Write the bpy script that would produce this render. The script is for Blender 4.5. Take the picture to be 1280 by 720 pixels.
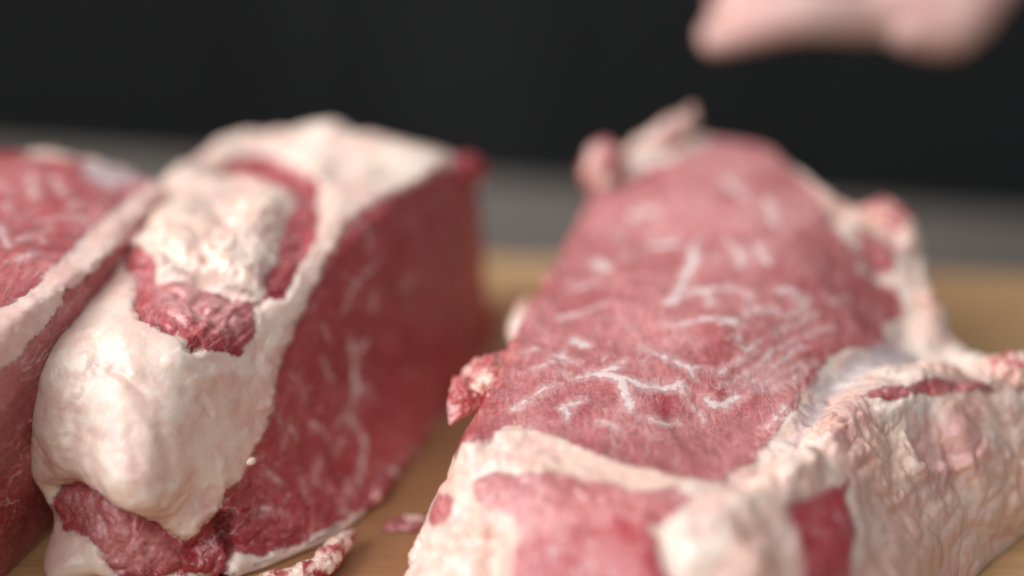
import bpy, bmesh, math, random
import numpy as np
from mathutils import Vector, Matrix

for o in list(bpy.data.objects): bpy.data.objects.remove(o)
S = bpy.context.scene
COL = S.collection

# ---------------------------------------------------------------- camera
cam_d = bpy.data.cameras.new('camera'); cam = bpy.data.objects.new('camera', cam_d); COL.objects.link(cam)
cam.location = (0, -0.45, 0.26); cam.rotation_euler = (math.radians(64.0), 0, 0)
cam_d.sensor_width = 36; cam_d.lens = 1778.0 / 1280 * 36
cam_d.clip_start = 0.01; cam_d.clip_end = 50
cam_d.dof.use_dof = True; cam_d.dof.focus_distance = 0.411; cam_d.dof.aperture_fstop = 1.42
S.camera = cam

# ---------------------------------------------------------------- light: a big soft window to the left, dim room, added fill lamps
W = bpy.data.worlds.new('World'); S.world = W; W.use_nodes = True
W.node_tree.nodes['Background'].inputs[0].default_value = (0.86, 0.93, 1.0, 1)
W.node_tree.nodes['Background'].inputs[1].default_value = 0.16
def area(name, loc, target, sx, sy, power, col):
    d = bpy.data.lights.new(name, 'AREA'); d.shape = 'RECTANGLE'; d.size = sx; d.size_y = sy; d.energy = power; d.color = col
    o = bpy.data.objects.new(name, d); COL.objects.link(o); o.location = loc
    o.rotation_euler = (Vector(target) - Vector(loc)).to_track_quat('-Z', 'Y').to_euler()
    return o
area('window_light', (-1.00, -0.30, 0.80), (0, 0, 0.03), 1.2, 0.9, 22.5, (1.0, 0.985, 0.97))
area('front_fill', (-0.10, -1.05, 1.25), (0, 0, 0.03), 0.8, 0.5, 5.0, (1.0, 0.97, 0.94))  # unseen fill lamp, added to brighten the front faces
area('rear_sheen_fill', (0.15, 0.95, 1.15), (0, 0, 0.05), 1.3, 0.6, 5.0, (0.96, 0.98, 1.0))  # unseen softbox, added behind the meat for sheen on the lean
S.view_settings.view_transform = 'Standard'; S.view_settings.look = 'None'
S.view_settings.exposure = 0.12; S.view_settings.gamma = 1.0
S.cycles.use_denoising = True
S.cycles.max_bounces = 8

# ---------------------------------------------------------------- numeric tools
PERM = np.random.RandomState(7).permutation(256); PERM = np.concatenate([PERM, PERM, PERM])
GRAD = np.random.RandomState(3).normal(size=(256, 3)); GRAD /= np.linalg.norm(GRAD, axis=1)[:, None]

def perlin(p, freq=1.0, seed=0):
    """smooth gradient noise at points p, about -0.7..0.7"""
    q = p * freq + seed * 17.31
    i = np.floor(q).astype(np.int64); f = q - i
    w = f * f * f * (f * (f * 6 - 15) + 10)
    out = 0
    for dx in (0, 1):
        for dy in (0, 1):
            for dz in (0, 1):
                h = PERM[PERM[PERM[(i[:, 0] + dx) & 255] + ((i[:, 1] + dy) & 255)] + ((i[:, 2] + dz) & 255)]
                g = GRAD[h]
                d = g[:, 0] * (f[:, 0] - dx) + g[:, 1] * (f[:, 1] - dy) + g[:, 2] * (f[:, 2] - dz)
                out = out + d * (w[:, 0] if dx else 1 - w[:, 0]) * (w[:, 1] if dy else 1 - w[:, 1]) * (w[:, 2] if dz else 1 - w[:, 2])
    return out

def fbm(p, freq, octaves=4, gain=0.5, seed=0):
    s, a = 0, 1.0
    for o in range(octaves):
        s = s + a * perlin(p, freq * 2.03 ** o, seed + o * 3); a *= gain
    return s

def ridged(p, freq, octaves=3, gain=0.5, seed=0):
    s, a = 0, 1.0
    for o in range(octaves):
        s = s + a * (1 - 2.6 * np.abs(perlin(p, freq * 2.1 ** o, seed + o * 5))); a *= gain
    return s

def sstep(x, a, b):
    t = np.clip((x - a) / (b - a), 0, 1); return t * t * (3 - 2 * t)

def cubic(P, t, closed):
    """Catmull-Rom through the rows of P at parameters t"""
    n = len(P); i = np.floor(t).astype(int); f = t - i
    if not closed:
        i = np.clip(i, 0, n - 2); f = t - i
    ix = lambda k: k % n if closed else np.clip(k, 0, n - 1)
    p0, p1, p2, p3 = P[ix(i - 1)], P[ix(i)], P[ix(i + 1)], P[ix(i + 2)]
    if not closed:
        p0 = np.where((i == 0).reshape(-1, *[1] * (P.ndim - 1)), 2 * p1 - p2, p0)
        p3 = np.where((i == n - 2).reshape(-1, *[1] * (P.ndim - 1)), 2 * p2 - p1, p3)
    f = f.reshape(-1, *[1] * (P.ndim - 1))
    return 0.5 * (2 * p1 + (p2 - p0) * f + (2 * p0 - 5 * p1 + 4 * p2 - p3) * f * f + (3 * p1 - p0 - 3 * p2 + p3) * f ** 3)

def tps(ctrl, h):
    """thin-plate surface h(x, y) through the control points"""
    n = len(ctrl)
    def k(a, b):
        r2 = ((a[:, None] - b[None]) ** 2).sum(-1) + 1e-12
        return r2 * np.log(r2)
    A = np.zeros((n + 3, n + 3)); A[:n, :n] = k(ctrl, ctrl) + np.eye(n) * 1e-7
    A[:n, n] = 1; A[:n, n + 1:] = ctrl; A[n, :n] = 1; A[n + 1:, :n] = ctrl.T
    w = np.linalg.solve(A, np.concatenate([h, [0, 0, 0]]))
    def ev(q):
        out = np.empty(len(q))
        for s in range(0, len(q), 40000):
            c = q[s:s + 40000]; out[s:s + 40000] = k(c, ctrl) @ w[:n] + w[n] + c @ w[n + 1:]
        return out
    return ev

def surface(levels, axes, inner, nu, ns, nc, wide=.16, soft=None):
    """A block of meat: rings of control points from its foot to its rim, then a cut face (cap) bounded by the rim.
    Returns a (rows, nu, 3) grid; the last row is the middle of the cut face."""
    L = np.array(levels)                                   # (nl, K, 3)
    K = L.shape[1]
    dense = cubic(L[-1], np.linspace(0, K, 2001)[:-1], True)
    seg = np.linalg.norm(np.roll(dense, -1, 0) - dense, axis=1)
    arc = np.concatenate([[0], np.cumsum(seg)]); arc /= arc[-1]
    tu = np.interp(np.arange(nu) / nu, arc, np.linspace(0, K, 2001)) % K
    R = np.stack([cubic(l, tu, True) for l in L])          # (nl, nu, 3)
    side = cubic(R, np.linspace(0, len(L) - 1, ns), False)
    e1, e2, en = [np.array(a, float) for a in axes]
    rim = side[-1]
    r2 = np.stack([rim @ e1, rim @ e2], -1); rh = rim @ en
    c = r2.mean(0)
    pick = np.arange(0, nu, max(1, nu // 72))
    inn = np.array(inner, float).reshape(-1, 3)
    ctrl = np.concatenate([r2[pick], np.stack([inn @ e1, inn @ e2], -1)])
    ev = tps(ctrl, np.concatenate([rh[pick], inn @ en]))
    res = rh - ev(r2)
    rows = []
    for t in np.linspace(1, 0, nc + 1)[1:]:
        q = c + t * (r2 - c)
        h = ev(q) + res * t ** 8
        rows.append(q[:, :1] * e1 + q[:, 1:] * e2 + h[:, None] * en)
    G = np.concatenate([side, np.array(rows)])
    # round the rim: tightly all the way round, broadly over the columns listed as soft
    def iron(G, w, n, wu):
        m = np.exp(-((np.arange(len(G)) - (ns - 1)) / (ns * w)) ** 2)[:, None, None] * wu[None, :, None]
        m[0] = 0; m[-1] = 0
        for _ in range(n):
            G = G + 0.8 * m * ((np.roll(G, 1, 0) + np.roll(G, -1, 0)) / 2 - G)
        return G
    q = (ns / 60.0) ** 2
    G = iron(G, wide, int(30 * (wide / .16) ** 2 * q), np.ones(nu))
    if soft:
        lo, hi, w = soft
        wu = sstep(tu, lo - 1, lo + 1) * (1 - sstep(tu, hi - 1, hi + 1))
        G = iron(G, w, int(30 * (w / .16) ** 2 * q), wu)
        k = max(2, nu // 45); g = np.exp(-(np.arange(-k, k + 1) / (k * .5)) ** 2); g /= g.sum()
        B = sum(v * np.roll(G, o, 1) for o, v in zip(range(-k, k + 1), g))
        wr = np.clip(1.15 - np.maximum(0, np.arange(len(G)) - ns) / (nc * .12), 0, 1)[:, None, None] * wu[None, :, None]
        G = G * (1 - wr) + B * wr
    return G

def disc_radius(rows, ns):
    j = np.arange(rows)
    return np.where(j < ns, 1 - 0.5 * j / (ns - 1), 0.5 * (rows - 1 - j) / (rows - ns))

def disc_coords(rows, nu, ns):
    a = 2 * np.pi * np.arange(nu) / nu; r = disc_radius(rows, ns)
    return np.stack([r[:, None] * np.cos(a), r[:, None] * np.sin(a)], -1)

def on_surface(G, ns, uv):
    """surface points at disc coordinates uv"""
    rows, nu = G.shape[:2]; uv = np.asarray(uv, float).reshape(-1, 2)
    r = np.clip(np.linalg.norm(uv, axis=1), 0, 1); a = (np.arctan2(uv[:, 1], uv[:, 0]) / (2 * np.pi) % 1) * nu
    j = np.where(r > 0.5, (1 - r) * 2 * (ns - 1), (rows - 1) - 2 * r * (rows - ns))
    j = np.clip(j, 0, rows - 1.001); j0 = j.astype(int); fj = (j - j0)[:, None]
    a0 = a.astype(int) % nu; fa = (a - a.astype(int))[:, None]; a1 = (a0 + 1) % nu
    return (G[j0, a0] * (1 - fj) + G[j0 + 1, a0] * fj) * (1 - fa) + (G[j0, a1] * (1 - fj) + G[j0 + 1, a1] * fj) * fa

def grid_normals(G):
    du = np.roll(G, -1, 1) - np.roll(G, 1, 1)
    dv = np.gradient(G, axis=0)
    n = np.cross(du, dv); l = np.linalg.norm(n, axis=-1, keepdims=True)
    n = n / np.maximum(l, 1e-12)
    n[-1] = n[-2].mean(0) / np.linalg.norm(n[-2].mean(0))
    if ((G - G.reshape(-1, 3).mean(0)) * n).sum() < 0: n = -n
    return n

def line_distance(P, pts, width=None, closed=False, pad=0.03):
    """distance from points P to a polyline; with widths, distance minus the local half width"""
    pts = np.asarray(pts); n = len(pts)
    out = np.full(len(P), pad)
    for i in range(n if closed else n - 1):
        a, b = pts[i], pts[(i + 1) % n]
        lo, hi = np.minimum(a, b) - pad, np.maximum(a, b) + pad
        idx = np.nonzero(((P > lo) & (P < hi)).all(1))[0]
        if not len(idx): continue
        q = P[idx]; ab = b - a
        t = np.clip(((q - a) @ ab) / max(ab @ ab, 1e-12), 0, 1)
        d = np.linalg.norm(q - a - t[:, None] * ab, axis=1)
        if width is not None:
            d = d - (width[i] * (1 - t) + width[(i + 1) % n] * t)
        out[idx] = np.minimum(out[idx], d)
    return out

def inside(Q, poly):
    poly = np.asarray(poly); c = np.zeros(len(Q), bool); x, y = Q[:, 0], Q[:, 1]
    for i in range(len(poly)):
        (x0, y0), (x1, y1) = poly[i - 1], poly[i]
        if y0 == y1: continue
        c ^= ((y0 > y) != (y1 > y)) & (x < (x1 - x0) * (y - y0) / (y1 - y0) + x0)
    return c

def resample(uv, n=4):
    uv = np.asarray(uv, float)
    return np.concatenate([uv[i] + (uv[(i + 1) % len(uv)] - uv[i]) * np.linspace(0, 1, n, endpoint=False)[:, None] for i in range(len(uv))])
def resample_open(uv, w, n=4):
    uv = np.asarray(uv, float); t = np.linspace(0, len(uv) - 1, (len(uv) - 1) * n + 1)
    return cubic(uv, t, False) if len(uv) > 2 else uv[:1] + (uv[1:] - uv[:1]) * (t / max(t[-1], 1))[:, None], np.interp(t, np.arange(len(w)), w)

# ---------------------------------------------------------------- node helper
class NT:
    def __init__(s, name):
        s.mat = bpy.data.materials.new(name); s.mat.use_nodes = True; s.t = s.mat.node_tree; s.t.nodes.clear()
        s.out = s.n('ShaderNodeOutputMaterial'); s.bsdf = s.n('ShaderNodeBsdfPrincipled')
        s.t.links.new(s.bsdf.outputs[0], s.out.inputs[0]); s.bsdf.subsurface_method = 'BURLEY'
        s.co = s.n('ShaderNodeTexCoord').outputs['Object']
    def n(s, typ, **kw):
        x = s.t.nodes.new(typ)
        for k, v in kw.items(): setattr(x, k, v)
        return x
    def put(s, sock, v):
        if isinstance(v, bpy.types.NodeSocket): s.t.links.new(v, sock)
        elif isinstance(v, (tuple, list)) and len(v) == 3 and sock.type == 'RGBA': sock.default_value = (*v, 1)
        else: sock.default_value = v
    def m(s, op, a, b=None, c=None, clamp=False):
        x = s.n('ShaderNodeMath', operation=op, use_clamp=clamp)
        for i, v in enumerate((a, b, c)):
            if v is not None: s.put(x.inputs[i], v)
        return x.outputs[0]
    def add(s, a, b): return s.m('ADD', a, b)
    def mul(s, a, b): return s.m('MULTIPLY', a, b)
    def rng(s, v, a, b, c=0.0, d=1.0, smooth=True):
        x = s.n('ShaderNodeMapRange', interpolation_type='SMOOTHSTEP' if smooth else 'LINEAR')
        for i, k in enumerate((v, a, b, c, d)): s.put(x.inputs[i], k)
        return x.outputs[0]
    def mix(s, f, a, b, blend='MIX'):
        x = s.n('ShaderNodeMix', data_type='RGBA', blend_type=blend)
        s.put(x.inputs[0], f); s.put(x.inputs[6], a); s.put(x.inputs[7], b); return x.outputs[2]
    def noise(s, scale, detail=3, rough=0.55, co=None, dist=0.0, color=False):
        x = s.n('ShaderNodeTexNoise'); s.put(x.inputs['Vector'], co or s.co)
        x.inputs['Scale'].default_value = scale; x.inputs['Detail'].default_value = detail
        x.inputs['Roughness'].default_value = rough; x.inputs['Distortion'].default_value = dist
        return x.outputs['Color' if color else 'Fac']
    def voro(s, scale, feature='F1', co=None, rand=1.0):
        x = s.n('ShaderNodeTexVoronoi', feature=feature); s.put(x.inputs['Vector'], co or s.co)
        x.inputs['Scale'].default_value = scale; x.inputs['Randomness'].default_value = rand
        return x.outputs['Distance']
    def mapped(s, rot=(0, 0, 0), scale=(1, 1, 1), co=None):
        x = s.n('ShaderNodeMapping'); s.put(x.inputs[0], co or s.co)
        x.inputs['Rotation'].default_value = rot; x.inputs['Scale'].default_value = scale
        return x.outputs[0]
    def warp(s, co, scale, amount, detail=2):
        c = s.noise(scale, detail, co=co, color=True)
        v = s.n('ShaderNodeVectorMath', operation='SUBTRACT'); s.put(v.inputs[0], c); v.inputs[1].default_value = (.5, .5, .5)
        w = s.n('ShaderNodeVectorMath', operation='SCALE'); s.put(w.inputs[0], v.outputs[0]); w.inputs['Scale'].default_value = amount
        a = s.n('ShaderNodeVectorMath', operation='ADD'); s.put(a.inputs[0], co); s.put(a.inputs[1], w.outputs[0])
        return a.outputs[0]
    def attr(s, name):
        x = s.n('ShaderNodeAttribute', attribute_name=name); return x.outputs['Fac']
    def bump(s, h, dist, strength=1.0, normal=None):
        x = s.n('ShaderNodeBump'); s.put(x.inputs['Height'], h); x.inputs['Distance'].default_value = dist; x.inputs['Strength'].default_value = strength
        if normal is not None: s.put(x.inputs['Normal'], normal)
        return x.outputs[0]
    def fin(s, **kw):
        for k, v in kw.items(): s.put(s.bsdf.inputs[k.replace('_', ' ')], v)
        return s.mat

def meat_material(name, deep, pale, fibre_rot, fat_a=(.80, .67, .57), fat_b=(.72, .47, .41), warm=(.80, .62, .46), rough=.36, marble=1.0, fibre=1.0, soft=1.0, halo=.26):
    t = NT(name)
    nb = t.noise(230, 4, .6); na = t.noise(850, 3, .6); nl = t.noise(38, 4, .6); nm = t.noise(95, 3, .6)
    wob = t.add(t.mul(t.add(nb, -.5), 3.2), t.mul(t.add(na, -.5), 2.2))
    fat = t.rng(t.add(t.attr('fat'), wob), -.35 * soft, .45 * soft)
    va = t.add(t.attr('vein'), t.add(t.mul(wob, .50), t.mul(t.add(t.noise(430, 3, .65), -.5), 2.4)))
    vein = t.m('MAXIMUM', t.mul(t.rng(va, -.55, .60), .90), t.mul(t.rng(va, -2.4, -.2), halo))
    # muscle grain: fine streaks along the fibre, meandering pale films, specks of fat
    wco = t.warp(t.co, 55, .007)
    fco = t.mapped(fibre_rot, (1, .17, 1), wco)
    grain = t.noise(620, 3, .6, co=fco)
    lines = lambda sc, w, co: t.rng(t.m('ABSOLUTE', t.add(t.noise(sc, 2, .5, co=co), -.5)), w, 0)
    lco = t.mapped(fibre_rot, (1, .11, 1), wco); lco2 = t.mapped(fibre_rot, (1, .20, 1), t.warp(wco, 200, .0025))
    film = t.mul(lines(340, .028, lco), t.rng(t.noise(75, 3), .45, .62))
    film2 = t.mul(lines(120, .016, lco2), t.rng(t.noise(46, 3, .6, co=t.mapped((.3, .2, .9), (1, 1, 1))), .47, .62))
    specks = t.mul(t.rng(t.voro(210, 'F1', t.warp(t.co, 240, .005)), .23, .10), t.rng(t.noise(60, 2), .50, .64))
    mar = t.mul(t.m('MAXIMUM', t.m('MAXIMUM', t.mul(film, .42), t.mul(film2, .70)), t.mul(specks, .75)), marble)
    lean = t.mix(t.rng(nl, .32, .70), deep, pale)
    lean = t.mix(t.mul(t.rng(nm, .50, .72), .45), lean, tuple(c * .62 for c in deep))
    lean = t.mix(t.mul(t.rng(grain, .56, .40), .45 * fibre), lean, tuple(c * .68 for c in deep))
    lean = t.mix(t.mul(t.rng(grain, .55, .72), .28 * fibre), lean, (.66, .36, .34))
    lean = t.mix(t.mul(t.rng(na, .45, .7), .18), lean, tuple(min(1, c * 1.5 + .05) for c in pale))
    lean = t.mix(t.mul(t.attr('red'), .75), lean, (.40, .022, .035))
    lean = t.mix(mar, lean, (.74, .52, .50))
    fcol = t.mix(t.rng(nl, .36, .66), fat_a, fat_b)
    fcol = t.mix(t.mul(t.rng(t.noise(22, 3), .50, .68), .5), fcol, warm)
    fcol = t.mix(t.mul(t.rng(t.noise(110, 4, .65), .50, .72), .55), fcol, (.70, .37, .33))
    lob = t.rng(t.voro(120, 'F1', t.warp(t.warp(t.co, 60, .012), 240, .003)), .10, .85)
    lobm = t.rng(t.noise(30, 3), .40, .60)
    fcol = t.mix(t.mul(t.mul(t.rng(lob, .25, .85), lobm), .34), fcol, (.76, .44, .38))
    fcol = t.mix(t.mul(t.rng(t.noise(400, 3, .6), .55, .75), .28), fcol, (.90, .80, .72))
    fcol = t.mix(t.mul(t.attr('red'), .5), fcol, (.55, .12, .12))
    col = t.mix(vein, lean, (.80, .65, .62))
    col = t.mix(fat, col, fcol)
    col = t.mix(t.mul(t.attr('film'), t.rng(t.add(nb, t.mul(na, .5)), .55, .95, .30, .78)), col, (.68, .34, .33))
    col = t.mix(t.mul(t.attr('silver'), .8), col, t.mix(nb, (.62, .52, .53), (.42, .33, .36)))
    # relief
    crum = t.noise(520, 4, .65)
    hl = t.add(t.mul(grain, .45 * fibre), t.mul(crum, .55))
    hf = t.add(t.add(t.mul(nb, .6), t.mul(crum, .22)), t.mul(t.mul(lob, lobm), -1.1))
    n = t.bump(t.add(t.mix(fat, hl, hf), t.mul(vein, .06)), .0007, .75)
    n = t.bump(t.noise(1700, 2, .6), .00010, .7, n)
    r = t.add(t.rng(t.noise(300, 3), .3, .7, -.10, .12), t.add(t.mul(fat, .05), rough))
    return t.fin(Base_Color=col, Roughness=r, Normal=n, IOR=1.42, Specular_IOR_Level=.55, Subsurface_Weight=t.add(.30, t.mul(fat, .40)),
                 Subsurface_Radius=(1, .38, .25), Subsurface_Scale=.0032, Coat_Weight=.62, Coat_Roughness=.10, Coat_Normal=t.bump(t.noise(620, 3, .6), .00045, .8, n))

M_RIGHT = meat_material('pale_raw_beef', (.41, .072, .076), (.65, .235, .23), (0, 0, math.radians(35)), (.84, .69, .60), (.78, .46, .375), warm=(.80, .50, .37), soft=2.2)
M_MID = meat_material('dark_raw_beef', (.33, .028, .038), (.46, .064, .074), (0, math.radians(20), math.radians(-28)), (.83, .68, .58), (.78, .54, .46), warm=(.82, .63, .50), marble=.85, fibre=.9, soft=1.7, halo=.16)
M_LEFT = meat_material('pink_raw_beef', (.36, .050, .056), (.54, .15, .15), (0, 0, math.radians(35)), (.80, .60, .52), (.74, .44, .38))
M_SCRAP = meat_material('scrap_of_beef', (.30, .05, .06), (.45, .12, .12), (0, 0, 0), (.80, .60, .52), (.70, .40, .36))

# ---------------------------------------------------------------- object helpers
def link(name, me, parent=None):
    o = bpy.data.objects.new(name, me); COL.objects.link(o)
    if parent is not None: o.parent = parent
    return o
def root(name, loc, label, cat, group=None):
    o = link(name, None); o.location = loc; o['label'] = label; o['category'] = cat
    if group: o['group'] = group
    return o
def raw_mesh(name, V, Q, mat, attrs=None, normals=None):
    me = bpy.data.meshes.new(name)
    V = np.asarray(V, np.float32); Q = np.asarray(Q, np.int32)
    me.vertices.add(len(V)); me.vertices.foreach_set('co', V.ravel())
    me.loops.add(Q.size); me.loops.foreach_set('vertex_index', Q.ravel())
    me.polygons.add(len(Q)); me.polygons.foreach_set('loop_start', np.arange(0, Q.size, Q.shape[1], dtype=np.int32))
    me.update(calc_edges=True)
    me.polygons.foreach_set('use_smooth', np.ones(len(Q), bool))
    for k, v in (attrs or {}).items():
        a = me.attributes.new(k, 'FLOAT', 'POINT'); a.data.foreach_set('value', np.asarray(v, np.float32))
    if normals is not None:
        me.normals_split_custom_set_from_vertices(np.asarray(normals, float).tolist())
    me.materials.append(mat)
    return me

def grid_quads(rows, nu):
    j, i = np.meshgrid(np.arange(rows - 1), np.arange(nu), indexing='ij'); i2 = (i + 1) % nu
    return np.stack([j * nu + i, j * nu + i2, (j + 1) * nu + i2, (j + 1) * nu + i], -1).reshape(-1, 4)

def block(top, D, mat, nu, ns, nc, shape_fn, names, base_name):
    """Build one block of meat: body surface, tissue maps, relief; then hand each tissue its own mesh."""
    G = surface(D['levels'], D['axes'], D['inner'], nu, ns, nc, D['wide'], D['soft'])
    rows = G.shape[0]
    G[..., 2] = np.maximum(G[..., 2], .0006)
    P = G.reshape(-1, 3); N = grid_normals(G).reshape(-1, 3); UV = disc_coords(rows, nu, ns).reshape(-1, 2)
    on = lambda uv: on_surface(G, ns, uv)
    # region distances (metres, positive inside)
    jag = np.stack([fbm(P, 140, 3, .6, 21), fbm(P, 140, 3, .6, 22), fbm(P, 140, 3, .6, 23)], -1)
    jag2 = np.stack([fbm(P, 420, 2, .6, 24), fbm(P, 420, 2, .6, 25), fbm(P, 420, 2, .6, 26)], -1)
    reg = []
    for nm, poly in D['regions']:
        q = resample(poly, 5); d = line_distance(P, on(q), closed=True)
        reg.append((nm, np.where(inside(UV, q), d, -d)))
    lean = np.full(len(P), -.03); lump = np.full(len(P), -.03)
    for nm, d in reg:
        if nm == 'fat_lump': lump = np.maximum(lump, d)
        else: lean = np.maximum(lean, d)
    edge = fbm(P, 260, 3, .6, 31) * .0012 + fbm(P, 75, 2, .5, 33) * .0022
    lean_e = lean + edge; lump_e = lump + edge * 1.9
    vein = np.full(len(P), .03)
    for pts, w in D['veins']:
        q, ww = resample_open(pts, w, 4)
        if len(q) == 1: continue
        vein = np.minimum(vein, line_distance(P + jag * .0016 + jag2 * .0007, on(q), np.array(ww) * (1.5e-3 if base_name == 'fat_rim' else 1.0e-3), pad=.02))
    def area_mask(polys, soft):
        m = np.zeros(len(P))
        for poly in polys:
            q = resample(poly, 4); d = line_distance(P, on(q), closed=True)
            m = np.maximum(m, sstep(np.where(inside(UV, q), d, -d) + edge, -soft, soft))
        return m
    red = area_mask(D['red'], .0022); silver = area_mask(D['silver'], .0025); haze = area_mask(D['film'], .005)
    disp = np.zeros(len(P))
    for poly, w, h in D['sculpt']:
        q, _ = resample_open(poly, [1] * len(poly), 5)
        d = line_distance(P + jag * .0012, on(q), pad=w * 2.6e-3)
        disp += h * 1e-3 * np.exp(-(d / (w * 1e-3)) ** 2) * (1 + (.45 - .3 * silver) * fbm(P, 170, 2, .5, 41))
    fine = shape_fn(P, N, lean_e, lump_e, vein)
    rho = np.linalg.norm(UV, axis=1)
    rimw = np.exp(-((rho - .5) / .035) ** 2)           # the knife left the rim ragged
    fine = fine + rimw * (fbm(P, 85, 3, .55, 91) * .0022 + np.maximum(0, fbm(P, 210, 2, .5, 92)) * .0016)
    disp = disp + fine * (1 - .75 * silver)
    disp *= sstep(P[:, 2], -.001, .006) * .9 + .1
    V = P + N * disp[:, None]
    V[:, 2] = np.maximum(V[:, 2], .0005)
    NV = grid_normals(V.reshape(rows, nu, 3)).reshape(-1, 3)
    fatattr = np.clip(np.maximum(-lean_e, lump_e) * 1e3, -6, 6)
    attrs = dict(fat=fatattr, vein=np.clip(-vein * 1e3, -6, 6), red=red, silver=silver, film=haze)
    Q = grid_quads(rows, nu)
    a, b, c = V[Q[:, 0]], V[Q[:, 1]], V[Q[:, 2]]
    if (np.cross(b - a, c - a) * NV[Q[:, 0]]).sum() < 0: Q = Q[:, ::-1]
    home = np.array(top.location)
    todo = [(base_name, -np.maximum(lean_e, lump_e))] + [(nm, (d + edge) if nm == 'fat_lump' else np.minimum(d + edge, -lump_e)) for nm, d in reg]
    for nm, d in todo:
        keep = d[Q].max(1) > -.0035                       # each tissue runs on a little way beneath its neighbour
        if not keep.any(): continue
        out = np.clip(-d, 0, .0035)
        depth = np.where(d < -.00025, .00012 + out * .75, 0)
        q = Q[keep]; ids = np.unique(q); back = np.zeros(len(V), int); back[ids] = np.arange(len(ids))
        v = V[ids] - NV[ids] * depth[ids][:, None]; v[:, 2] = np.maximum(v[:, 2], .0004)
        link(nm, raw_mesh(nm, v - home, back[q], mat, {k: a[ids] for k, a in attrs.items()}, NV[ids]), top)
    return G

def lump_mesh(name, spine, radii, mat, home=(0, 0, 0), nu=72, nv=72, rough=.12, freq=220, flat=1.0, fat=0.0, red=0.0, seed=0, fatvar=2.0):
    """a ragged lump or strip of meat along a bent spine"""
    sp = np.array(spine, float); rd = np.array(radii, float)
    t = np.linspace(0, len(sp) - 1, nv)
    c = cubic(sp, t, False); r = np.interp(t, np.arange(len(rd)), rd)
    e = np.sin(np.linspace(0.02, np.pi - .02, nv)) ** .45; r = r * e
    tan = np.gradient(c, axis=0); tan /= np.linalg.norm(tan, axis=1)[:, None]
    up = np.array([0, 0, 1.0]); s = np.cross(tan, up); s /= np.maximum(np.linalg.norm(s, axis=1)[:, None], 1e-6); u = np.cross(s, tan)
    a = 2 * np.pi * np.arange(nu) / nu
    ext = np.zeros((nv, 1)); ext[0] = -1; ext[-1] = 1
    G = c[:, None] + r[:, None, None] * (np.cos(a)[None, :, None] * s[:, None] + flat * np.sin(a)[None, :, None] * u[:, None])
    N = grid_normals(G); P = G.reshape(-1, 3); N = N.reshape(-1, 3)
    rr = np.repeat(r, nu)
    d = (fbm(P, freq, 4, .6, seed) * rough * 1.6 + ridged(P, freq * .6, 3, .5, seed + 3) * rough * .6) * np.maximum(rr, rd.mean() * .4)
    V = P + N * d[:, None]; V[:, 2] = np.maximum(V[:, 2], .0004)
    f = fat + fbm(P, 130, 3, .6, seed + 9) * fatvar * 2
    rm = np.clip(red + fbm(P, 160, 2, .5, seed + 11) * .8, 0, 1) if red > 0 else np.zeros(len(P))
    at = dict(fat=f, vein=np.full(len(P), -6.0), red=rm, silver=np.zeros(len(P)))
    V = V - np.array(home); Q = grid_quads(nv, nu)
    if (np.cross(V[Q[:, 1]] - V[Q[:, 0]], V[Q[:, 2]] - V[Q[:, 0]]) * N[Q[:, 0]]).sum() < 0: Q = Q[:, ::-1]
    return raw_mesh(name, V, Q, mat, at)

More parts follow.
